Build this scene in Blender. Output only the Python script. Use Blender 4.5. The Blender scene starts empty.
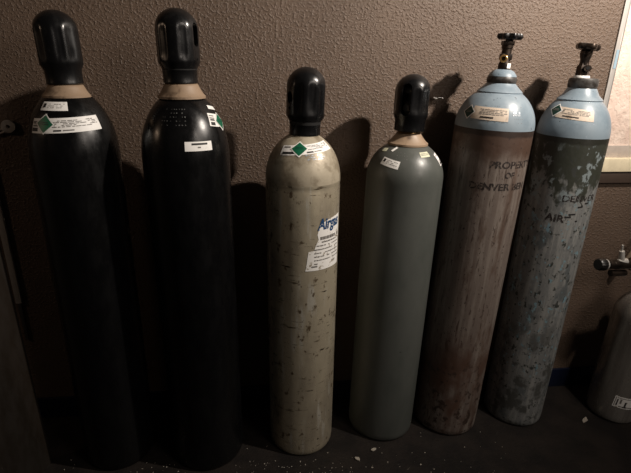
import bpy, bmesh, math, random
from mathutils import Vector, Matrix
random.seed(7)
PI = math.pi
SC = bpy.context.scene
COL = SC.collection

# ---------------------------------------------------------------- camera
H = 1.32
F_PX = 474.0
dn = Vector((290 - 315.5, 1517 - 236.5, F_PX)).normalized()      # world "down" seen in the lens (x right, y down, z forward)
up = -dn
fw = Vector((0, 0, 1)); Y_ = (fw - up * fw.dot(up)).normalized(); X_ = Y_.cross(up)
# rows: world axes expressed in lens axes
right = Vector((X_[0], Y_[0], up[0])); down = Vector((X_[1], Y_[1], up[1])); fwd = Vector((X_[2], Y_[2], up[2]))
cd = bpy.data.cameras.new('camera'); cam = bpy.data.objects.new('camera', cd); COL.objects.link(cam)
M = Matrix.Identity(4)
for i in range(3):
    M[i][0] = right[i]; M[i][1] = -down[i]; M[i][2] = -fwd[i]
M[2][3] = H
cam.matrix_world = M
cd.sensor_width = 36.0; cd.sensor_fit = 'HORIZONTAL'; cd.lens = 36.0 * F_PX / 631.0
cd.clip_start = 0.02
SC.camera = cam

# ---------------------------------------------------------------- light and exposure
w = bpy.data.worlds.new('world'); SC.world = w; w.use_nodes = True
w.node_tree.nodes['Background'].inputs[0].default_value = (1.0, 0.9, 0.8, 1)
w.node_tree.nodes['Background'].inputs[1].default_value = 0.012
def lamp(name, kind, loc, power, color, size, target=None):
    ld = bpy.data.lights.new(name, kind); ld.energy = power; ld.color = color
    if kind == 'AREA':
        ld.shape = 'DISK'; ld.size = size
    else:
        ld.shadow_soft_size = size
    o = bpy.data.objects.new(name, ld); COL.objects.link(o); o.location = loc
    if target:
        o.rotation_euler = (Vector(target) - Vector(loc)).to_track_quat('-Z', 'Y').to_euler()
    return o
def spot(o, angle, blend):
    o.data.spot_size = math.radians(angle); o.data.spot_blend = blend
spot(lamp('room_lamp', 'SPOT', (1.31, 0.91, 2.20), 195.0, (1.0, 0.90, 0.80), 0.03, (.60, 1.62, 2.04)), 150, 1.0)
lamp('side_lamp', 'AREA', (-2.0, 0.65, 1.65), 1.1, (1.0, 0.70, 0.48), 0.14, (-.2, 1.4, 0.8))
lamp('soft_fill_light', 'AREA', (1.9, -0.5, 2.2), 14.0, (1.0, 0.88, 0.78), 0.9, (.7, 1.7, 1.1))  # added fill that lifts the wall shadows; stands for no fixture
vs = SC.view_settings
vs.view_transform = 'Standard'; vs.look = 'None'; vs.gamma = 1.0; vs.exposure = 0.08; vs.use_curve_mapping = False

# ---------------------------------------------------------------- materials
def lin(r, g, b):
    f = lambda c: (c / 255 / 12.92) if c <= 10 else ((c / 255 + .055) / 1.055) ** 2.4
    return (f(r), f(g), f(b), 1.0)
class NT:
    def __init__(s, name):
        s.m = bpy.data.materials.new(name); s.m.use_nodes = True; s.t = s.m.node_tree
        s.b = s.t.nodes['Principled BSDF']; s.co = s.t.nodes.new('ShaderNodeTexCoord').outputs['Object']
    def node(s, kind, **kw):
        n = s.t.nodes.new(kind)
        for k, v in kw.items(): setattr(n, k, v)
        return n
    def link(s, a, b): s.t.links.new(a, b)
    def noise(s, scale, stretch=(1, 1, 1), detail=4, rough=.6, offset=(0, 0, 0)):
        mp = s.node('ShaderNodeMapping'); mp.inputs['Scale'].default_value = stretch; mp.inputs['Location'].default_value = offset
        s.link(s.co, mp.inputs['Vector'])
        n = s.node('ShaderNodeTexNoise'); n.inputs['Scale'].default_value = scale; n.inputs['Detail'].default_value = detail
        n.inputs['Roughness'].default_value = rough
        s.link(mp.outputs[0], n.inputs['Vector']); return n.outputs['Fac']
    def step(s, x, lo, hi, a=0., b=1.):
        n = s.node('ShaderNodeMapRange', interpolation_type='SMOOTHSTEP')
        for i, v in zip((1, 2, 3, 4), (lo, hi, a, b)): n.inputs[i].default_value = v
        s.link(x, n.inputs[0]); return n.outputs[0]
    def math(s, op, a, b):
        n = s.node('ShaderNodeMath', operation=op)
        for i, v in enumerate((a, b)):
            if isinstance(v, (int, float)): n.inputs[i].default_value = v
            else: s.link(v, n.inputs[i])
        return n.outputs[0]
    def mix(s, fac, a, b):
        n = s.node('ShaderNodeMix', data_type='RGBA')
        s.link(fac, n.inputs[0])
        for i, v in ((6, a), (7, b)):
            if isinstance(v, tuple): n.inputs[i].default_value = v
            else: s.link(v, n.inputs[i])
        return n.outputs[2]
    def axis(s, k):
        n = s.node('ShaderNodeSeparateXYZ'); s.link(s.co, n.inputs[0]); return n.outputs[k]
    def bump(s, h, strength, dist):
        n = s.node('ShaderNodeBump'); n.inputs['Strength'].default_value = strength; n.inputs['Distance'].default_value = dist
        s.link(h, n.inputs['Height']); s.link(n.outputs[0], s.b.inputs['Normal'])
    def set(s, color=None, rough=None, metal=None, spec=None):
        for k, v in (('Base Color', color), ('Roughness', rough), ('Metallic', metal), ('Specular IOR Level', spec)):
            if v is None: continue
            if isinstance(v, (int, float, tuple)): s.b.inputs[k].default_value = v
            else: s.link(v, s.b.inputs[k])
def wear(name, base, layers=(), rough=.45, metal=0., bump=(0, 0, 0), spec=.5):
    """base paint plus worn layers: (colour, noise scale, stretch, lo, hi, zrange or None)"""
    n = NT(name); c = base
    for i, L in enumerate(layers):
        col, sc, st, lo, hi = L[:5]
        m = n.step(n.noise(sc, st, 5, .62, (i * 3.7, i * 1.3, i * 2.1)), lo, hi)
        if len(L) > 5 and L[5]:
            z0, z1, sf = L[5]; z = n.axis(2)
            zz = n.math('ADD', z, n.math('MULTIPLY', n.math('SUBTRACT', n.noise(14, (1, 1, .6), 4, .6, (9, i, 2)), .5), L[6] if len(L) > 6 else 0.))
            m = n.math('MULTIPLY', m, n.math('MULTIPLY', n.step(zz, z0 - sf, z0 + sf), n.step(zz, z1 - sf, z1 + sf, 1., 0.)))
        c = n.mix(m, c, col)
    n.set(c, rough, metal, spec)
    r = n.step(n.noise(30, (1, 1, .4), 4), .3, .7, max(.05, rough - .07), rough + .1); n.link(r, n.b.inputs['Roughness'])
    if bump[0]: n.bump(n.noise(bump[0], (1, 1, 1), 3), bump[1], bump[2])
    return n.m
def plain(name, col, rough=.5, metal=0., spec=.5, var=.12):
    n = NT(name); d = tuple(x * (1 - var) for x in col[:3]) + (1.,)
    n.set(n.mix(n.step(n.noise(40), .35, .65), d, col), rough, metal, spec)
    return n.m

def wall_mat():
    n = NT('brown_textured_paint')
    big = n.step(n.noise(3), .3, .7)
    c = n.mix(big, lin(94, 78, 66), lin(103, 86, 73))
    n.set(c, .5, 0, .45)
    a = n.step(n.noise(108, (1, 1, 1.2), 3, .55), .47, .70)
    b = n.noise(230, (1, 1, 1), 3, .6, (3, 1, 4))
    n.bump(n.math('ADD', a, n.math('MULTIPLY', b, .5)), .55, .0042)
    return n.m
def floor_mat():
    n = NT('dark_dirty_concrete')
    c = n.mix(n.step(n.noise(9), .35, .65), lin(22, 18, 16), lin(36, 30, 26))
    c = n.mix(n.step(n.noise(60, (1, 1, 1), 5, .7), .55, .72), c, lin(13, 11, 10))
    n.set(c, .7, 0, .3); n.bump(n.noise(120, (1, 1, 1), 5), .5, .004)
    return n.m
MT = dict(
    wall=wall_mat(), floor=floor_mat(),
    base=plain('dark_navy_vinyl', lin(20, 26, 46), .35),
    jamb=wear('brushed_frame_metal', lin(178, 173, 168), [(lin(222, 217, 210), 60, (1, 1, .1), .5, .62)], .4, .15),
    jambdark=plain('grey_frame_rabbet', lin(140, 136, 132), .5, .1),
    pane=None, sill=plain('cream_sill_paint', lin(240, 226, 194), .45), apron=plain('dark_brown_apron', lin(70, 57, 49), .55),
    rail=plain('pale_grey_rail', lin(188, 176, 166), .5),
    tape=plain('pale_blue_sticker', lin(150, 175, 190), .5),
    black=wear('black_gloss_paint', lin(9, 9, 10), [(lin(14, 14, 14), 7, (1, 1, .35), .45, .7), (lin(70, 70, 70), 130, (1, 1, 1), .74, .78)], .27, 0, (26, .05, .004), .5),
    cap=wear('black_cap_paint', lin(14, 14, 15), [(lin(32, 31, 30), 25, (1, 1, 1), .55, .8)], .27, 0, (40, .05, .003)),
    capin=plain('cap_inside_black', lin(12, 12, 12), .8),
    tan=wear('tan_collar_paint', lin(150, 128, 106), [(lin(96, 78, 62), 22, (1, 1, 1), .52, .7)], .5),
    silver=wear('worn_silver_paint', lin(218, 206, 180), [
        (lin(192, 180, 158), 9, (1, 1, .3), .45, .65), (lin(236, 230, 214), 40, (1, 1, .15), .55, .7),
        (lin(120, 102, 80), 40, (1, 1, .7), .60, .68), (lin(70, 55, 42), 75, (1, 1, .8), .66, .70),
        (lin(74, 62, 50), 34, (.45, .45, 2.2), .66, .69), (lin(120, 106, 86), 50, (.3, .3, 2.2), .62, .68)], .30, .62, (60, .12, .003)),
    silverdome=wear('dull_silver_paint', lin(176, 166, 146), [(lin(142, 131, 112), 18, (1, 1, 1), .45, .62), (lin(168, 158, 140), 55, (1, 1, 1), .64, .7)], .42, .2, (60, .15, .003)),
    green=wear('grey_green_enamel', lin(86, 88, 84), [(lin(77, 80, 76), 8, (1, 1, .4), .4, .66), (lin(45, 46, 44), 50, (1, 1, 1), .70, .735), (lin(120, 122, 116), 60, (1, 1, .5), .72, .76)], .36, 0, (26, .10, .004)),
    blue=wear('light_blue_enamel', lin(132, 146, 156), [(lin(116, 131, 142), 12, (1, 1, 1), .4, .65), (lin(60, 66, 74), 60, (1, 1, 1), .67, .71), (lin(150, 160, 172), 45, (1, 1, 1), .68, .73)], .36, 0, (30, .10, .003)),
    brownworn=wear('scuffed_brown_grey_paint', lin(106, 95, 88), [
        (lin(124, 114, 106), 60, (1, 1, .05), .44, .62), (lin(88, 72, 63), 22, (1, 1, .25), .50, .68),
        (lin(76, 63, 56), 85, (1, 1, .16), .56, .66), (lin(76, 58, 48), 10, (1, 1, 1), .30, .46, (1.05, 1.3, .03), .10),
        (lin(56, 44, 39), 105, (1, 1, .6), .62, .67), (lin(84, 62, 51), 9, (1, 1, .5), .40, .60, (-.2, .38, .12), .2),
        (lin(60, 47, 40), 40, (1, 1, .8), .53, .62, (-.2, .30, .04), .2), (lin(48, 36, 30), 12, (1, 1, 1), .1, .2, (1.118, 1.2, .004), .02)], .5, .0, (70, .2, .003)),
    blueworn=wear('scuffed_olive_blue_paint', lin(118, 119, 118), [
        (lin(140, 140, 137), 60, (1, 1, .12), .46, .64), (lin(94, 98, 99), 24, (1, 1, .5), .50, .64),
        (lin(54, 56, 48), 8, (1, 1, .6), .40, .46, (.94, 1.3, .015), .34), (lin(126, 136, 138), 26, (1, 1, .8), .575, .63, (.88, 1.08, .02), .1),
        (lin(54, 56, 52), 70, (1, 1, .8), .58, .64), (lin(58, 60, 57), 34, (1, 1, .6), .62, .66),
        (lin(120, 148, 158), 46, (1, 1, .8), .595, .635, (.25, .90, .05), .1), (lin(116, 142, 154), 22, (1, 1, .6), .62, .66, (.4, .86, .05), .1),
        (lin(78, 78, 75), 14, (1, 1, .8), .50, .60, (-.2, .42, .12), .2), (lin(40, 40, 34), 12, (1, 1, 1), .1, .2, (1.092, 1.2, .004), .02)], .48, .0, (70, .2, .003)),
    alu=wear('bare_aluminium', lin(158, 153, 146), [(lin(138, 132, 126), 20, (1, 1, .1), .4, .65), (lin(70, 66, 62), 70, (1, 1, 1), .69, .73)], .27, .55, (160, .06, .002)),
    brass=wear('tarnished_brass', lin(120, 96, 62), [(lin(60, 46, 32), 40, (1, 1, 1), .45, .65)], .4, .8),
    brassbright=plain('bright_brass', lin(226, 182, 118), .3, .8),
    darkmetal=wear('dark_bronze_metal', lin(62, 52, 44), [(lin(34, 28, 24), 40, (1, 1, 1), .45, .65), (lin(150, 140, 128), 70, (1, 1, 1), .66, .7)], .38, .7),
    chrome=plain('chrome', lin(226, 222, 216), .2, .45),
    steel=plain('grey_steel', lin(104, 100, 96), .45, .7),
    dullsteel=plain('dull_grey_steel', lin(176, 168, 160), .55, .1),
    handle=plain('black_handwheel', lin(26, 24, 24), .32), hole=plain('black_bore', lin(5, 5, 5), .9),
    ring=wear('dirty_dark_ring', lin(74, 72, 70), [(lin(42, 38, 34), 45, (1, 1, 1), .45, .6), (lin(120, 130, 140), 50, (1, 1, 1), .66, .7)], .4, .2),
    white=wear('white_paper_sticker', lin(244, 242, 238), [(lin(222, 220, 215), 60, (1, 1, 1), .55, .7)], .5),
    worn_paper=wear('torn_paper', lin(236, 234, 230), [(lin(160, 150, 134), 55, (1, 1, 1), .57, .63), (lin(112, 100, 86), 80, (1, 1, 1), .66, .69)], .55),
    aged=wear('aged_paper_label', lin(206, 190, 172), [(lin(176, 158, 140), 60, (1, 1, 1), .52, .68)], .5),
    cream=plain('cream_paper', lin(214, 214, 186), .55), ink=plain('grey_print', lin(120, 116, 112), .6), inkdark=plain('black_print', lin(34, 32, 32), .6),
    diamond=plain('green_placard', lin(12, 96, 66), .45), diamonddark=plain('dark_green_placard', lin(8, 54, 46), .45),
    blueink=plain('blue_print', lin(24, 62, 104), .5),
    stamp=plain('stamp_glint', lin(120, 120, 118), .4, .4), bluestamp=plain('pale_stamp', lin(170, 178, 186), .4, .3),  # pale stamp colours paint in the glints of the embossed marks
    paint_letter=None, board=wear('brown_board', lin(33, 25, 17), [(lin(26, 20, 13), 5, (1, 1, .2), .4, .65), (lin(80, 70, 58), 70, (1, 1, 1), .71, .74)], .6),
    flake=plain('pale_paint_flake', lin(176, 168, 156), .6), hose=plain('tan_hose', lin(150, 132, 112), .6),
)
def pane_mat():
    n = NT('pale_pink_textured_panel')
    n.set(n.mix(n.step(n.noise(25, (1, 1, .7)), .35, .68), lin(218, 194, 180), lin(232, 212, 198)), .5, 0, .4)
    n.bump(n.step(n.noise(52, (1, 1, .8), 3), .4, .62), .45, .003); return n.m
MT['pane'] = pane_mat()
def torn_ink(m):
    n = NT('torn_blue_print'); n.set(lin(28, 66, 108), .5)
    n.link(n.step(n.noise(95, (1, 1, 1), 3, .6), .33, .37), n.b.inputs['Alpha']); return n.m
def letter_mat():
    n = NT('worn_stencil_paint'); n.set(lin(42, 35, 33), .6)
    n.link(n.step(n.noise(150, (1, 1, .5), 4, .65), .39, .50), n.b.inputs['Alpha']); return n.m
MT['paint_letter'] = letter_mat(); MT['blueink'] = torn_ink(0)

# ---------------------------------------------------------------- builders
def link(name, bm, mats, parent=None, smooth=None):
    me = bpy.data.meshes.new(name); bm.normal_update(); bm.to_mesh(me); bm.free()
    for m in (mats if isinstance(mats, (list, tuple)) else [mats]): me.materials.append(MT[m] if isinstance(m, str) else m)
    o = bpy.data.objects.new(name, me); COL.objects.link(o)
    if parent: o.parent = parent
    if smooth is not None:
        for p in me.polygons: p.use_smooth = True
        if smooth < 180: me.set_sharp_from_angle(angle=math.radians(smooth))
    return o
def tag(o, label=None, cat=None, group=None, kind=None):
    for k, v in (('label', label), ('category', cat), ('group', group), ('kind', kind)):
        if v: o[k] = v
    return o
def box(bm, x0, x1, y0, y1, z0, z1, bevel=0., mi=0, mat=None):
    r = bmesh.ops.create_cube(bm, size=1.0)
    bmesh.ops.scale(bm, vec=(x1 - x0, y1 - y0, z1 - z0), verts=r['verts'])
    bmesh.ops.translate(bm, vec=((x0 + x1) / 2, (y0 + y1) / 2, (z0 + z1) / 2), verts=r['verts'])
    vs_ = r['verts']
    if bevel:
        es = list({e for v in vs_ for e in v.link_edges})
        rb = bmesh.ops.bevel(bm, geom=es, offset=bevel, segments=2, affect='EDGES', profile=.7)
        vs_ = list({v for f in rb['faces'] for v in f.verts} | {v for v in vs_ if v.is_valid})
    for f in {f for v in vs_ if v.is_valid for f in v.link_faces}: f.material_index = mi
    if mat: bmesh.ops.transform(bm, matrix=mat, verts=[v for v in vs_ if v.is_valid])
def lathe(bm, prof, seg=64, mod=None, mat=None, mi=0):
    """prof: (r, z) from bottom to top; r==0 closes with a point"""
    rows = []
    for r, z in prof:
        if r <= 1e-7: rows.append([bm.verts.new((0, 0, z))])
        else:
            row = []
            for i in range(seg):
                t = 2 * PI * i / seg; rr = r * (mod(t, z) if mod else 1)
                row.append(bm.verts.new((rr * math.sin(t), -rr * math.cos(t), z)))
            rows.append(row)
    fs = []
    for a, b in zip(rows, rows[1:]):
        for i in range(seg):
            j = (i + 1) % seg
            if len(a) == 1 and len(b) == 1: continue
            if len(a) == 1: fs.append(bm.faces.new((a[0], b[j], b[i])))
            elif len(b) == 1: fs.append(bm.faces.new((a[i], a[j], b[0])))
            else: fs.append(bm.faces.new((a[i], a[j], b[j], b[i])))
    for f in fs: f.material_index = mi
    vv = [v for r in rows for v in r]
    if mat: bmesh.ops.transform(bm, matrix=mat, verts=vv)
def along(p, q):
    """matrix taking local z (0..1 scaled by nothing) at p towards q"""
    d = Vector(q) - Vector(p)
    return Matrix.Translation(p) @ d.to_track_quat('Z', 'Y').to_matrix().to_4x4()
def rod(bm, p, q, r, seg=20, r2=None, mi=0, bev=.0):
    L = (Vector(q) - Vector(p)).length; r2 = r if r2 is None else r2
    b = bev or min(r, r2) * .12
    lathe(bm, [(0, 0), (r - b, 0), (r, b), (r2, L - b), (r2 - b, L), (0, L)], seg, None, along(p, q), mi)
def ringm(bm, c, axis, ro, ri, th, seg=28, mi=0):
    d = Vector(axis).normalized(); c = Vector(c)
    lathe(bm, [(ri, -th / 2), (ro - th * .2, -th / 2), (ro, -th * .3), (ro, th * .3), (ro - th * .2, th / 2), (ri, th / 2), (ri, -th / 2)], seg, None, along(c, c + d), mi)
def boolean_cut(o, cutter_bm):
    """cut a shape out of o's mesh; the cutter is temporary and removed"""
    me = bpy.data.meshes.new('tmp'); cutter_bm.to_mesh(me); cutter_bm.free()
    for p in me.polygons: p.use_smooth = False
    cut = bpy.data.objects.new('tmp', me); COL.objects.link(cut); cut.parent = o.parent
    md = o.modifiers.new('b', 'BOOLEAN'); md.operation = 'DIFFERENCE'; md.solver = 'EXACT'; md.object = cut
    bpy.context.view_layer.update()
    dg = bpy.context.evaluated_depsgraph_get()
    new = bpy.data.meshes.new_from_object(o.evaluated_get(dg)); o.modifiers.clear(); o.data = new
    bpy.data.objects.remove(cut); bpy.data.meshes.remove(me)
    for p in new.polygons: p.use_smooth = True
    new.set_sharp_from_angle(angle=math.radians(38))

class Surf:
    """outer surface of one cylinder body: straight wall, then a domed shoulder"""
    def __init__(s, R, z0, h, rneck):
        s.R, s.z0, s.h, s.rn = R, z0, h, rneck
        s.zt = z0 + h * math.sqrt(1 - (rneck / R) ** 2)
        N = 400; s.zs = [z0 - .0 + (s.zt - z0) * i / N for i in range(N + 1)]
        s.ss = [0.]
        for a, b in zip(s.zs, s.zs[1:]): s.ss.append(s.ss[-1] + math.hypot(b - a, s.r(b) - s.r(a)))
    def r(s, z):
        if z <= s.z0: return s.R
        t = min(1, (z - s.z0) / s.h); return s.R * math.sqrt(max(0, 1 - t * t))
    def arc(s, z):
        if z <= s.z0: return z - s.z0
        k = min(len(s.zs) - 1, int((z - s.z0) / (s.zt - s.z0) * 400)); return s.ss[k]
    def zat(s, a):
        if a <= 0: return s.z0 + a
        for i in range(400):
            if s.ss[i + 1] >= a:
                t = (a - s.ss[i]) / (s.ss[i + 1] - s.ss[i]); return s.zs[i] + t * (s.zs[i + 1] - s.zs[i])
        return s.zt
    def at(s, th0, z0, x, y, off):
        """th0 in degrees (0 faces -Y), z0 height; x, y metres along the surface"""
        z = s.zat(s.arc(z0) + y); r = s.r(z); rc = s.r(z0)
        t = math.radians(th0) + x / (rc if abs(y) < .03 else .5 * (r + rc))
        dz = 1e-4; dr = (s.r(z + dz) - s.r(z - dz)) / (2 * dz)
        nr, nz = 1., -dr; L = math.hypot(nr, nz); nr /= L; nz /= L
        rr = r + off * nr
        return (rr * math.sin(t), -rr * math.cos(t), z + off * nz)
    def body_profile(s):
        R = s.R; p = [(0, .004), (R * .7, .003), (R * .86, 0), (R * .95, .002), (R * .99, .012), (R, .028)]
        n = 10
        p += [(R, .028 + (s.z0 - .028) * i / n) for i in range(1, n + 1)]
        return p
    def dome_profile(s, z1):
        p = []; N = 28
        zt = min(z1, s.zt)
        for i in range(N + 1): z = s.z0 + (zt - s.z0) * (1 - (1 - i / N) ** 1.6); p.append((s.r(z), z))
        return p
def patch(bm, S, th, z, wdt, hgt, rot=0., off=.0008, nu=14, nv=5, cx=0., cy=0., mi=0, poly=None, arch=0.):
    """a thin sticker following the surface; poly: outline points (u,v in -0.5..0.5) instead of a rectangle"""
    c, sn = math.cos(math.radians(rot)), math.sin(math.radians(rot))
    def P(u, v, o):
        x, y = u * wdt, v * hgt + arch * (1 - 4 * u * u)
        return S.at(th, z, cx + x * c - y * sn, cy + x * sn + y * c, o)
    if poly:
        # fill: strips between a left and a right outline
        L, Rr = poly; g = []
        for j in range(len(L)):
            v = L[j][1]; row = []
            for i in range(nu + 1):
                u = L[j][0] + (Rr[j][0] - L[j][0]) * i / nu; vv = L[j][1] + (Rr[j][1] - L[j][1]) * i / nu
                row.append(bm.verts.new(P(u, vv, off)))
            g.append(row)
    else:
        g = [[bm.verts.new(P(i / nu - .5, j / nv - .5, off)) for i in range(nu + 1)] for j in range(nv + 1)]
    fs = []
    for a, b in zip(g, g[1:]):
        for i in range(len(a) - 1): fs.append(bm.faces.new((a[i], a[i + 1], b[i + 1], b[i])))
    for f in fs: f.material_index = mi
def sticker(S, parent, th, z, wdt, hgt, rot=0., lines=(), name='sticker', mats=('white', 'ink', 'inkdark'), off=.0008, arch=0., poly=None):
    """lines: (u0, u1, v, thickness fraction, material index) - printed rules too small to read"""
    bm = bmesh.new(); patch(bm, S, th, z, wdt, hgt, rot, off, 18, 6, arch=arch, poly=poly)
    c, sn = math.cos(math.radians(rot)), math.sin(math.radians(rot))
    for u0, u1, v, tk, mi in lines:
        uc = (u0 + u1) / 2; x, y = uc * wdt, v * hgt
        ar = arch * (1 - 4 * uc * uc)
        patch(bm, S, th, z, (u1 - u0) * wdt, tk * hgt, rot, off + .0005, max(2, int((u1 - u0) * 16)), 1, x * c - (y + ar) * sn, x * sn + (y + ar) * c, mi)
    return link(name, bm, list(mats), parent, 180)
def diamond(S, parent, th, z, size, rot=0., off=.0016, dark=False, cx=0., cy=0.):
    bm = bmesh.new()
    patch(bm, S, th, z, size, size, 45 + rot, off, 8, 8, cx, cy, 0)
    patch(bm, S, th, z, size * .84, size * .84, 45 + rot, off + .0005, 8, 8, cx, cy, 1)
    for v, wd in ((.10, .55), (-.02, .62)):
        c, sn = math.cos(math.radians(rot)), math.sin(math.radians(rot))
        patch(bm, S, th, z, size * wd, size * .05, rot, off + .0009, 5, 1, cx - v * size * sn, cy + v * size * c, 2)
    return link('hazard_diamond', bm, ['white', 'diamonddark' if dark else 'diamond', 'diamonddark' if not dark else 'ink'], parent, 180)
def textrow(rows, uw, k, seed, dens=.75):
    """printed rows as broken rules"""
    rnd = random.Random(seed); out = []
    for v in rows:
        u = uw[0]
        while u < uw[1] - .02:
            L = rnd.uniform(.03, .09)
            if rnd.random() < dens: out.append((u, min(u + L, uw[1]), v, k, 1))
            u += L + rnd.uniform(.008, .02)
    return out
def lettering(S, parent, txt, th, z, size, rot=0., mat='paint_letter', name='stencilled_text', bold=.02, shear=0., sx=1., off=.0007):
    cu = bpy.data.curves.new('t', 'FONT'); cu.body = txt; cu.size = size; cu.align_x = 'CENTER'; cu.align_y = 'CENTER'; cu.shear = shear
    cu.offset = bold * size * .5; cu.resolution_u = 3
    ob = bpy.data.objects.new('t', cu); COL.objects.link(ob); bpy.context.view_layer.update()
    me = bpy.data.meshes.new_from_object(ob.evaluated_get(bpy.context.evaluated_depsgraph_get()))
    bpy.data.objects.remove(ob); bpy.data.curves.remove(cu)
    bm = bmesh.new(); bm.from_mesh(me); bpy.data.meshes.remove(me)
    bmesh.ops.triangulate(bm, faces=bm.faces[:])
    c, sn = math.cos(math.radians(rot)), math.sin(math.radians(rot))
    for v in bm.verts:
        x, y = v.co.x * sx, v.co.y
        v.co = S.at(th, z, x * c - y * sn, x * sn + y * c, off)
    return link(name, bm, mat, parent)
def stamps(S, parent, th, z, rows, n, dx, dy, mat, seed, size=.003):
    """shallow stamped marks, glints painted in by the pale materials: tiny unreadable nicks"""
    rnd = random.Random(seed); bm = bmesh.new()
    for j in range(rows):
        for i in range(n):
            if rnd.random() < .3: continue
            patch(bm, S, th, z, size * rnd.uniform(.4, 1.1), size * rnd.uniform(.25, 1.), rnd.uniform(-60, 60), .0004, 1, 1, (i - n / 2) * dx + rnd.uniform(-.001, .001), (rows / 2 - j) * dy)
    return link('stamped_mark', bm, mat, parent)

def root(name, x, y, lean, label, group='gas cylinders standing in a row against the wall', cat='gas cylinder', rz=0):
    e = bpy.data.objects.new(name, None); COL.objects.link(e); e.location = (x, y, 0)
    e.rotation_euler = (0, math.atan(lean), rz); e.empty_display_size = .1
    return tag(e, label, cat, group)
def cap(parent, z0, z1, R, rs, slots, flutes, turn=0.):
    """valve protection cap: skirt, fluted barrel, domed top, open slots; (theta deg, zc, half width, half height)"""
    hgt = z1 - z0; sk = z0 + hgt * .20; sk2 = z0 + hgt * .28; zd = z1 - R * .95
    prof = [(rs - .005, z0), (rs, z0 + .002), (rs, z0 + .006), (rs * .985, z0 + .009), (rs, sk), (R * .985, sk2), (R, sk2 + .008)]
    nb = 10
    prof += [(R, sk2 + .008 + (zd - sk2 - .008) * i / nb) for i in range(1, nb + 1)]
    for i in range(1, 14):
        a = i / 14 * PI / 2; prof.append((R * math.cos(a), zd + (z1 - zd) * math.sin(a)))
    prof.append((0, z1))
    inner = [(r, z) for r, z in [(rs - .005, z0), (R - .006, sk2 + .008), (R - .006, zd), (R * .6, zd + (z1 - zd) * .7), (0, z1 - .006)]]
    def mod(t, z):
        if z < sk2 or z > zd + .02: return 1.
        k = min(1, (z - sk2) / .02, (zd + .02 - z) / .02); d = 0.
        for f in flutes:
            a = (math.degrees(t) - f + 180) % 360 - 180
            d = max(d, math.exp(-(a / 11.) ** 4))
        return 1 - .055 * k * d
    bm = bmesh.new(); lathe(bm, prof, 96, mod)
    lathe(bm, inner[::-1], 96, mi=1)
    # bridge rim is coincident; weld
    bmesh.ops.remove_doubles(bm, verts=bm.verts[:], dist=1e-5)
    o = link('cap', bm, ['cap', 'capin'], parent, 38)
    for th, zc, hw, hh in slots:
        cb = bmesh.new(); pts = []
        for i in range(24):
            a = 2 * PI * i / 24; x = hw * math.cos(a); z = hw * math.sin(a) + (hh - hw) * (1 if math.sin(a) > 0 else -1)
            pts.append((x, z))
        A = [cb.verts.new((x, -.02, z)) for x, z in pts]; B = [cb.verts.new((x, -.12, z)) for x, z in pts]
        cb.faces.new(A); cb.faces.new(B[::-1])
        for i in range(24): cb.faces.new((A[i], B[i], B[(i + 1) % 24], A[(i + 1) % 24]))
        bmesh.ops.recalc_face_normals(cb, faces=cb.faces[:])
        bmesh.ops.transform(cb, matrix=Matrix.Translation((0, 0, zc)) @ Matrix.Rotation(math.radians(th), 4, 'Z'), verts=cb.verts[:])
        boolean_cut(o, cb)
    # the shut-off valve inside, glimpsed through the slots
    bm = bmesh.new()
    lathe(bm, [(0, z0 - .02), (.016, z0 - .02), (.016, z0 + .05), (.021, z0 + .055), (.021, z0 + .085), (.012, z0 + .09), (.012, z0 + .11), (.026, z0 + .112), (.028, z0 + .12), (.024, z0 + .128), (0, z0 + .128)], 24)
    rod(bm, (0, 0, z0 + .07), (.034 * math.sin(turn), -.034 * math.cos(turn), z0 + .07), .011)
    link('valve', bm, 'dullsteel', parent, 40)
    return o
def tilt(o, a, z):
    o.matrix_local = Matrix.Translation((0, 0, z)) @ Matrix.Rotation(a, 4, 'Y') @ Matrix.Translation((0, 0, -z))
def collar(parent, z0, z1, r0, r1, mat='tan', lip=True):
    z0 += .004; r0 += .004; bm = bmesh.new()
    p = [(r0 * .8, z0 - .004), (r0, z0 - .002), (r0 * 1.0, z0 + .004)]
    n = 6
    for i in range(1, n + 1): t = i / n; p.append((r0 + (r1 - r0) * t ** .75, z0 + .004 + (z1 - z0 - .006) * t))
    p += [(r1 - .003, z1), (0, z1)]
    lathe(bm, p, 56); return link('neck_collar', bm, mat, parent, 40)
def body(parent, S, mat, dome_mat, zneck, seam=None):
    bm = bmesh.new(); prof = S.body_profile()
    if seam:
        k = len(prof) - 1; prof = prof[:k] + [(S.R, seam - .006), (S.R - .0012, seam), (S.R, seam + .006)] + ([prof[k]] if prof[k][1] > seam + .007 else [])
    lathe(bm, prof, 96); link('body', bm, mat, parent, 60)
    bm = bmesh.new(); d = S.dome_profile(zneck); d += [(d[-1][0] * .6, d[-1][1] + .002), (0, d[-1][1] + .002)]
    lathe(bm, d, 96); link('shoulder', bm, dome_mat, parent, 60)

# ---------------------------------------------------------------- setting
ANG = math.atan2(.12110524, .99263967)
WD = 1.601674
WM = Matrix.Rotation(ANG, 4, 'Z') @ Matrix.Translation((0, WD, 0))      # wall space: x along the wall, y into it, z up
def on_wall(name, bm, mats, parent=None, kind=None, smooth=None):
    o = link(name, bm, mats, parent, smooth)
    if not parent: o.matrix_world = WM
    if kind: o['kind'] = kind
    return o
UJ = 1.207                                      # window jamb along the wall
bm = bmesh.new(); box(bm, -2.2, 2.6, -2.2, 2.6, -.05, 0.); tag(link('floor', bm, 'floor'), kind='structure')
WX0, WX1, WZ0, WZ1 = UJ, 2.20, .976, 2.05
bm = bmesh.new()
box(bm, -2.2, WX0, 0, .12, 0, 2.6); box(bm, WX0, WX1, 0, .12, 0, WZ0); box(bm, WX0, WX1, 0, .12, WZ1, 2.6); box(bm, WX1, 2.6, 0, .12, 0, 2.6)
on_wall('wall_back', bm, 'wall', kind='structure')
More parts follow.
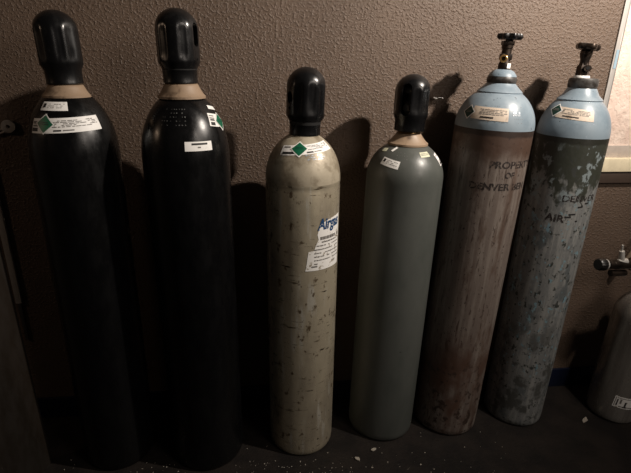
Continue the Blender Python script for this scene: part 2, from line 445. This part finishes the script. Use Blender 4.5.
bm = bmesh.new(); box(bm, -2.2, 2.6, -.012, 0, 0, .088, .003); on_wall('baseboard_back', bm, 'base', kind='structure', smooth=30)

win = bpy.data.objects.new('window_1', None); COL.objects.link(win); win.matrix_world = WM; win['kind'] = 'structure'
bm = bmesh.new()
box(bm, WX0 - .004, WX0 + .012, -.006, .06, WZ0, WZ1, .002); box(bm, WX0 + .012, WX0 + .024, .004, .06, WZ0, WZ1, .001, 1)
box(bm, WX1 - .024, WX1 + .004, -.006, .06, WZ0, WZ1, .002); box(bm, WX0, WX1, -.006, .06, WZ1 - .02, WZ1 + .004, .002)
on_wall('window_frame', bm, ['jamb', 'jambdark'], win, smooth=30)
bm = bmesh.new(); box(bm, WX0 + .022, WX1 - .02, .012, .03, WZ0 + .07, WZ1 - .018); on_wall('window_pane', bm, 'pane', win)
bm = bmesh.new(); box(bm, WX0 + .022, WX1 - .02, .004, .05, WZ0 + .028, WZ0 + .074, .003); on_wall('bottom_rail', bm, 'rail', win, smooth=30)
bm = bmesh.new(); box(bm, WX0 - .05, WX1 + .05, -.02, .05, WZ0 - .018, WZ0 + .03, .003); on_wall('window_sill', bm, 'sill', win, smooth=30)
bm = bmesh.new(); box(bm, WX0 - .03, WX1 + .03, -.014, 0, WZ0 - .062, WZ0 - .019, .003); on_wall('apron', bm, 'apron', win, smooth=30)
bm = bmesh.new(); box(bm, WX0 + .002, WX0 + .0115, -.0072, -.0062, 1.315, 1.375); on_wall('frame_sticker', bm, 'tape', win)

# ---------------------------------------------------------------- tall black cylinders
DIM = {}
C = root('gas_cylinder', -.686, 1.342, .001, 'tall black gas cylinder at far left, green diamond on wide white band')
S = Surf(.1165, 1.06, .183, .052); body(C, S, 'black', 'black', 1.222); collar(C, 1.213, 1.248, .057, .044)
cp = cap(C, 1.248, 1.432, .0545, .046, [], [-62, -28, 28, 62, 118, 152, 208, 242]); tilt(cp, -.03, 1.248)
st = sticker(S, C, -.8, 1.1975, .068, .026, 0, [(-.42, -.30, .05, .45, 2)] + textrow((.22, .02, -.18), (-.22, .40), .06, 1), arch=.0)
lines = textrow((.30, .20, .10, 0., -.10), (-.18, .46), .05, 2, .85) + [(-.48, -.36, .22, .18, 1), (-.48, -.36, 0, .12, 1), (-.49, -.38, -.25, .24, 2), (-.14, -.04, -.34, .10, 2), (-.02, .12, -.34, .08, 1)]
st = sticker(S, C, 16.5, 1.152, .184, .039, 2.5, lines)
diamond(S, st, -11.5, 1.1545, .039, -4)

C = root('gas_cylinder', -.371, 1.353, -.003, 'tall black gas cylinder second from left with small white sticker below shoulder')
S = Surf(.1215, 1.06, .18, .054); body(C, S, 'black', 'black', 1.222); collar(C, 1.216, 1.256, .060, .045)
cap(C, 1.256, 1.443, .0555, .046, [(74, 1.378, .011, .029), (72, 1.318, .003, .003), (254, 1.378, .011, .029)], [-28, 28, 118, 152, 208, 298], 1.2)
st = sticker(S, C, 32, 1.1035, .074, .0245, -1, [(-.26, .32, .24, .2, 2), (-.05, .06, -.12, .14, 1)])
st = sticker(S, C, 74, 1.163, .060, .037, -10, [(-.45, -.12, .3, .08, 1), (-.45, -.12, .12, .08, 1), (-.42, -.15, -.02, .12, 2), (-.42, -.16, -.30, .24, 2)])
diamond(S, st, 84, 1.158, .038, -8)
sticker(S, C, 84, 1.194, .040, .012, -12)
stamps(S, C, 2, 1.172, 5, 9, .0075, .011, 'stamp', 3, .0032)

# ---------------------------------------------------------------- silver cylinder
C = root('gas_cylinder', -.040, 1.421, -.002, 'worn silver gas cylinder with a torn white label on its side and a black cap')
S = Surf(.114, .985, .14, .044); body(C, S, 'silver', 'silverdome', 1.113, .972)
bm = bmesh.new(); lathe(bm, [(.0, 1.105), (.047, 1.105), (.046, 1.114), (.040, 1.118), (0, 1.118)], 48); link('neck_collar', bm, 'silverdome', C, 40)
cp = cap(C, 1.116, 1.305, .0565, .046, [(-54, 1.222, .0115, .0155), (-54, 1.193, .004, .004), (118, 1.222, .0105, .0145)], [-20, 20, 55, 90, 160, 200, 250], -1.1); tilt(cp, .032, 1.0)
lines = textrow((.30, .18, .06, -.06), (-.02, .46), .055, 5, .85) + [(-.46, -.33, .30, .12, 1), (-.46, -.22, -.28, .22, 2), (-.05, .06, -.32, .14, 2), (.08, .22, -.32, .08, 1)]
st = sticker(S, C, 14, 1.086, .162, .032, 6, lines)
diamond(S, st, -6, 1.086, .037, 2)
pl = ([(-.5, -.5), (-.47, -.36), (-.45, -.22), (-.43, -.12), (-.30, -.10), (-.26, .0), (-.20, .10), (-.23, .2), (-.19, .30), (-.17, .38), (-.06, .42), (.1, .46)],
      [(.5, -.5), (.5, -.36), (.5, -.22), (.5, -.12), (.5, -.03), (.5, .08), (.5, .16), (.5, .24), (.5, .34), (.5, .42), (.5, .47), (.5, .5)])
lines = textrow((-.02, -.09, -.16, -.23, -.30, -.37), (-.30, .46), .02, 8, .8) + textrow((.12,), (-.16, .46), .06, 9, .9) + textrow((.045,), (-.12, .46), .026, 9, .8) + [(-.36, -.22, -.42, .03, 1)]
lb = sticker(S, C, 40, .805, .134, .165, 0, lines, 'torn_label', ('worn_paper', 'ink', 'inkdark'), poly=pl)
lettering(S, lb, 'Airgas', 47, .868, .048, 2, 'blueink', 'printed_text', .06, .2, .72, .0015)
stamps(S, C, 25, 1.062, 3, 12, .005, .006, 'bluestamp', 5, .005)

# ---------------------------------------------------------------- grey-green cylinder
C = root('gas_cylinder', .266, 1.505, .017, 'clean grey-green gas cylinder with black cap and tan collar, small stickers scattered over its shoulder')
S = Surf(.122, .975, .12, .055); body(C, S, 'green', 'green', 1.083); collar(C, 1.078, 1.116, .059, .038)
bm = bmesh.new(); lathe(bm, [(0, 1.114), (.034, 1.114), (.036, 1.117), (.034, 1.124), (0, 1.124)], 40); link('neck_ring', bm, 'brass', C, 40)
cap(C, 1.122, 1.290, .0535, .047, [(-30, 1.217, .0145, .046), (142, 1.217, .0145, .046)], [-85, 5, 40, 75, 95, 185, 220], -.7)
sticker(S, C, -37, 1.0345, .062, .025, -9, [(-.42, -.28, .12, .4, 2)] + textrow((.25, .05, -.15), (-.2, .40), .07, 11))
sticker(S, C, 29, 1.0615, .034, .019, 3, textrow((.15, -.1), (-.4, .4), .1, 12, .9), mats=('cream', 'ink', 'inkdark'))
sticker(S, C, 66, 1.044, .024, .043, 14, [(-.3, .3, .3, .06, 2), (-.3, .3, -.12, .08, 1), (-.3, .3, -.32, .2, 2)])
sticker(S, C, -66, 1.066, .02, .014, 10, mats=('cream',))
sticker(S, C, -41, 1.0715, .009, .021, -28)
stamps(S, C, -14, 1.053, 3, 6, .0075, .011, 'stamp', 9, .004)

# ---------------------------------------------------------------- cylinders with blue shoulders
def star_wheel(bm, c, r, th, lobes=7, mi=0, tilt=None):
    def mod(t, z): return 1 + .10 * math.cos(lobes * t)
    lathe(bm, [(r * .3, -th * .3), (r * .85, -th * .5), (r * .97, -th * .25), (r, th * .1), (r * .93, th * .42), (r * .72, th * .5), (r * .5, th * .2), (r * .3, th * .25), (0, th * .3)], 84, mod, Matrix.Translation(c) @ (tilt or Matrix.Identity(4)), mi)
    lathe(bm, [(0, -th * .9), (r * .32, -th * .9), (r * .32, th * .2), (0, th * .2)], 24, None, Matrix.Translation(c) @ (tilt or Matrix.Identity(4)), mi)
def blue_neck(C, S, zc, ring_z0, ring_z1, rr, top_blue):
    bm = bmesh.new()
    lathe(bm, [(.058, zc - .006), (.066, zc - .005), (.0675, zc - .001), (.064, zc + .003), (.053, zc + .013), (rr * .95, ring_z0), (rr * .9, ring_z0 + .004), (0, ring_z0 + .004)], 56); link('neck', bm, 'blue', C, 50)
    bm = bmesh.new(); h = ring_z1 - ring_z0
    lathe(bm, [(rr * .8, ring_z0), (rr * .97, ring_z0), (rr, ring_z0 + h * .2), (rr, ring_z0 + h * .75), (rr * .93, ring_z1), (rr * .7, ring_z1 + .001), (0, ring_z1 + .001)], 56); link('neck_ring', bm, 'ring', C, 40)

C = root('gas_cylinder', .526, 1.539, .029, 'scuffed brown gas cylinder with pale blue shoulder and a gold-ringed outlet on its valve')
S = Surf(.1205, 1.136, .124, .058); body(C, S, 'brownworn', 'blue', 1.243); blue_neck(C, S, 1.243, 1.268, 1.287, .044, True)
bm = bmesh.new(); lathe(bm, [(.042, 1.287), (.040, 1.292), (.032, 1.302), (.022, 1.307), (0, 1.308)], 40); link('neck_top', bm, 'blue', C, 50)
v = bpy.data.objects.new('valve', None)
bm = bmesh.new()
lathe(bm, [(0, 1.304), (.016, 1.304), (.018, 1.310), (.017, 1.325), (.0145, 1.330), (.0145, 1.366), (.017, 1.368), (.017, 1.376), (.012, 1.378), (.012, 1.386), (0, 1.386)], 28)
box(bm, -.016, .016, -.013, .013, 1.334, 1.352, .003)
box(bm, -.017, .016, -.012, .012, 1.376, 1.388, .002)
vv = link('valve', bm, 'darkmetal', C, 40)
ax = Vector((-.45, -.87, .05)).normalized()
p0 = Vector((-.004, -.006, 1.336))
bm = bmesh.new(); rod(bm, p0, p0 + ax * .022, .0085); link('outlet', bm, 'brass', vv, 40)
bm = bmesh.new(); ringm(bm, p0 + ax * .024, ax, .0112, .0062, .006); link('outlet_ring', bm, 'brassbright', vv, 40)
bm = bmesh.new(); rod(bm, p0 + ax * .0215, p0 + ax * .0226, .0062); link('outlet_bore', bm, 'hole', vv, 40)
bm = bmesh.new(); patch(bm, Surf(.0185, 2.0, .1, .01), 28, 1.318, .014, .014, 0, .001); link('valve_tag', bm, 'white', vv)
bm = bmesh.new(); star_wheel(bm, (.003, 0, 1.400), .036, .017, 8); link('handwheel', bm, 'handle', C, 40)
lines = textrow((.30, .18, .06, -.06), (-.28, .46), .05, 21, .9) + [(-.22, .12, -.30, .10, 2)]
st = sticker(S, C, -29, 1.183, .108, .039, -1, lines, mats=('aged', 'ink', 'inkdark'))
diamond(S, st, -63, 1.1825, .032, 4, dark=True)
stamps(S, C, 13, 1.186, 3, 4, .006, .007, 'bluestamp', 13, .007)
stamps(S, C, -10, 1.178, 5, 22, .006, .012, 'ink', 14, .0025)
lettering(S, C, 'PROPERTY', 21, 1.036, .029, 1, bold=.05, sx=1.15)
lettering(S, C, 'OF', 16, 1.004, .026, 1, bold=.05)
lettering(S, C, 'DENVER BEN', 6, .967, .030, 1, bold=.05, sx=1.12)

C = root('gas_cylinder', .817, 1.584, .017, 'scraped grey-blue gas cylinder with pale blue shoulder, nearest the window of the tall ones')
S = Surf(.109, 1.110, .135, .058); body(C, S, 'blueworn', 'blue', 1.222); blue_neck(C, S, 1.222, 1.256, 1.285, .044, False)
bm = bmesh.new()
lathe(bm, [(0, 1.286), (.019, 1.286), (.0195, 1.292), (.0195, 1.318), (.015, 1.324), (.013, 1.338), (.017, 1.352), (.0185, 1.362), (.016, 1.376), (.011, 1.378), (0, 1.378)], 6, mat=Matrix.Rotation(.3, 4, 'Z'))
lathe(bm, [(0, 1.32), (.014, 1.32), (.0135, 1.34), (.018, 1.358), (.018, 1.37), (.010, 1.378), (0, 1.378)], 28)
vv = link('valve', bm, 'darkmetal', C, 35)
bm = bmesh.new(); lathe(bm, [(.024, 1.277), (.025, 1.280), (.023, 1.287), (0, 1.287)], 32); link('white_washer', bm, 'white', vv, 40); vv.scale.z = .86; vv.location = (-.010, 0, .186)
ax = Vector((-.30, -.95, .05)).normalized(); p0 = Vector((.006, -.010, 1.312))
bm = bmesh.new(); rod(bm, p0, p0 + ax * .016, .0115); link('outlet', bm, 'darkmetal', vv, 40)
bm = bmesh.new(); rod(bm, p0 + ax * .0155, p0 + ax * .0168, .0062); link('outlet_bore', bm, 'hole', vv, 40)
bm = bmesh.new(); star_wheel(bm, (-.010, 0, 1.377), .034, .018, 5, 0, Matrix.Rotation(.10, 4, 'Y')); link('handwheel', bm, 'darkmetal', C, 40)
lines = textrow((.30, .18, .06, -.06), (-.36, .40), .05, 22, .9) + [(-.30, .12, -.30, .10, 2)]
st = sticker(S, C, -30, 1.181, .108, .036, -4, lines, mats=('aged', 'ink', 'inkdark'))
diamond(S, st, -68, 1.188, .032, 0, dark=True)
lettering(S, C, 'DENVER', 10, .920, .029, 2, sx=1.1)
lettering(S, C, 'AIR', -26, .850, .034, -2, bold=.05, sx=1.1)
bm = bmesh.new()
for th, z, wd in ((0, .868, .022), (12, .893, .018), (24, .905, .016), (-6, .858, .02), (10, .845, .008)): patch(bm, S, th, z, wd, .005, 6, .0006, 4, 1)
link('paint_dash', bm, 'inkdark', C)

# ---------------------------------------------------------------- short aluminium cylinder at the right edge
C = root('gas_cylinder', 1.222, 1.590, .035, 'short bare aluminium gas cylinder at the right edge with a black-knobbed valve')
S = Surf(.090, .44, .10, .028); body(C, S, 'alu', 'alu', .536)
bm = bmesh.new(); lathe(bm, [(0, .53), (.030, .53), (.031, .536), (.027, .542), (.027, .56), (0, .56)], 32); link('neck_ring', bm, 'alu', C, 40)
ZV = .655
bm = bmesh.new(); lathe(bm, [(0, .555), (.018, .555), (.018, ZV - .022), (.022, ZV - .02), (.022, ZV + .022), (.014, ZV + .026), (0, ZV + .026)], 28)
rod(bm, (.0, -.01, ZV), (-.10, -.035, ZV + .006), .016); rod(bm, (-.09, -.033, ZV + .005), (-.125, -.042, ZV + .008), .024)
valve = link('valve', bm, 'brass', C, 40)
bm = bmesh.new(); rod(bm, (-.10, -.035, ZV + .006), (-.225, -.067, ZV + .012), .018, r2=.016)
rod(bm, (-.205, -.062, ZV - .022), (-.14, -.045, ZV - .026), .012); link('regulator', bm, 'darkmetal', C, 40)
bm = bmesh.new(); rod(bm, (-.168, -.05, ZV + .015), (-.180, -.053, ZV + .060), .011, r2=.009); rod(bm, (-.180, -.053, ZV + .058), (-.184, -.054, ZV + .082), .0035); rod(bm, (-.15, -.05, ZV + .02), (-.185, -.055, ZV + .016), .012)
link('chrome_stem', bm, 'chrome', C, 40)
bm = bmesh.new(); ringm(bm, (-.235, -.069, ZV + .012), (-1, -.25, .04), .019, .010, .007); link('chrome_ring', bm, 'chrome', C, 40)
bm = bmesh.new(); lathe(bm, [(0, 0), (.018, 0), (.021, .003), (.021, .026), (.018, .030), (0, .030)], 48, lambda t, z: 1 + .04 * math.cos(14 * t), along((-.238, -.07, ZV + .012), (-.272, -.079, ZV + .014)))
link('knob', bm, 'handle', C, 40)
sticker(S, C, -4, .100, .10, .05, -3, [(-.46, -.44, 0, .8, 1), (-.40, -.36, -.05, .6, 2), (-.30, -.24, .1, .4, 1), (-.12, -.06, -.1, .4, 2), (-.30, .3, -.36, .08, 1), (-.15, -.02, -.36, .14, 2), (-.40, .4, .38, .05, 1)], mats=('worn_paper', 'ink', 'inkdark'))

# ---------------------------------------------------------------- small things at the edges
bm = bmesh.new()
box(bm, 0, .02, -.62, 0, 0, 1.15, .002)
o = tag(link('brown_board', bm, 'board', None, 30), 'brown board standing upright on the floor at the lower left edge', 'board')
o.matrix_world = Matrix.Translation((-.898, 1.266, 0)) @ Matrix.Rotation(-.15, 4, 'Z') @ Matrix.Rotation(-.012, 4, 'Y') @ Matrix.Translation((-.02, 0, 0))

r = tag(bpy.data.objects.new('metal_strip', None), 'grey metal strip fixed upright on the wall behind the brown board', 'strip'); COL.objects.link(r)
r.matrix_world = WM @ Matrix.Translation((-.853, 0, .50))
bm = bmesh.new(); box(bm, -.010, .010, -.012, 0, 0, .60, .002); link('channel', bm, 'dullsteel', r, 30)
bm = bmesh.new(); box(bm, -.005, .005, -.008, 0, -.15, .004, .001); link('tail', bm, 'steel', r, 30)

r = tag(bpy.data.objects.new('eye_hook', None), 'grey metal eye with wire ends on the wall at the far left edge', 'hook'); COL.objects.link(r)
r.matrix_world = WM @ Matrix.Translation((-.770, 0, 1.112))
bm = bmesh.new(); ringm(bm, (0, -.010, 0), (.15, -1, .1), .0205, .0055, .009); link('eye', bm, 'dullsteel', r, 40)
bm = bmesh.new(); rod(bm, (-.010, -.010, -.006), (-.075, -.004, -.020), .0032); rod(bm, (-.008, -.010, -.014), (-.075, -.004, -.036), .0032); link('wire', bm, 'dullsteel', r, 40)
r = tag(bpy.data.objects.new('screw_eye', None), 'tiny bright screw eye in the wall right of the grey-green cylinder cap', 'hook'); COL.objects.link(r)
r.matrix_world = WM @ Matrix.Translation((.596, 0, 1.212))
bm = bmesh.new(); rod(bm, (0, 0, 0), (-.004, -.014, 0), .0025); ringm(bm, (-.010, -.018, 0), (.1, -.2, 1), .007, .004, .003); link('eye', bm, 'chrome', r, 40)
bm = bmesh.new(); rod(bm, (.006, -.002, .0), (.024, -.002, -.001), .002); link('shank', bm, 'chrome', r, 40)

bm = bmesh.new(); rod(bm, (0, 0, 0), (.13, .012, .22), .010); 
o = tag(link('hose', bm, 'hose', None, 60), 'short tan hose running up behind the aluminium cylinder valve', 'hose')
o.matrix_world = WM @ Matrix.Translation((1.405, -.045, .59))

# debris on the floor
FEET = [o.location[:2] for o in COL.objects if o.name.startswith('gas_cylinder')]
rnd = random.Random(4); bm = bmesh.new()
for i in range(330):
    x = rnd.gauss(rnd.choice((-.52, -.22, -.02, .15)), .11) if i % 2 else rnd.uniform(-.85, .75); y = rnd.gauss(1.235, .035) if i % 3 else rnd.uniform(1.1, 1.55); s = rnd.uniform(.0008, .0026) * (1.6 if rnd.random() < .08 else 1)
    if y > 1.6 or y < .95 or any(math.hypot(x - a, y - b) < .135 for a, b in FEET): continue
    q = Matrix.Translation((x, y, s * .5)) @ Matrix.Rotation(rnd.uniform(0, 6), 4, 'Z') @ Matrix.Rotation(rnd.uniform(-.5, .5), 4, 'X')
    vv = [bm.verts.new(q @ Vector(p)) for p in ((-s, -s * .6, 0), (s, -s * .5, 0), (s * .7, s * .7, 0), (-s * .6, s * .5, 0), (0, 0, s * .5))]
    for a, b in ((0, 1), (1, 2), (2, 3), (3, 0)): bm.faces.new((vv[a], vv[b], vv[4]))
    bm.faces.new((vv[3], vv[2], vv[1], vv[0]))
tag(link('paint_chips', bm, 'flake'), 'tiny pale paint chips and grit strewn over the dark floor', 'debris', kind='stuff')
def scrap(x, y, s, rz, label):
    bm = bmesh.new(); r_ = random.Random(int(x * 1e4)); top = []; bot = []
    for i in range(9):
        a = 2 * PI * i / 9; k = s * r_.uniform(.55, 1.15); p = (k * math.cos(a), k * .55 * math.sin(a)); h = .002 + r_.uniform(0, .004)
        top.append(bm.verts.new((p[0], p[1], h + .0012))); bot.append(bm.verts.new((p[0], p[1], h - .002 if h > .002 else 0)))
    c = bm.verts.new((0, 0, .0045)); d = bm.verts.new((0, 0, 0))
    for i in range(9):
        j = (i + 1) % 9
        bm.faces.new((top[i], top[j], c)); bm.faces.new((bot[j], bot[i], d)); bm.faces.new((top[j], top[i], bot[i], bot[j]))
    o = tag(link('paper_scrap', bm, 'flake'), label, 'scrap', 'pale scraps on the floor'); o.location = (x, y, 0); o.rotation_euler = (0, 0, rz)
scrap(.224, 1.345, .014, .5, 'pale scrap on the floor in front of the grey-green cylinder')
scrap(1.085, 1.520, .020, 1.0, 'pale scrap on the floor left of the short aluminium cylinder')
scrap(.165, 1.30, .013, 2.2, 'pale scrap on the floor between the silver and the grey-green cylinders')
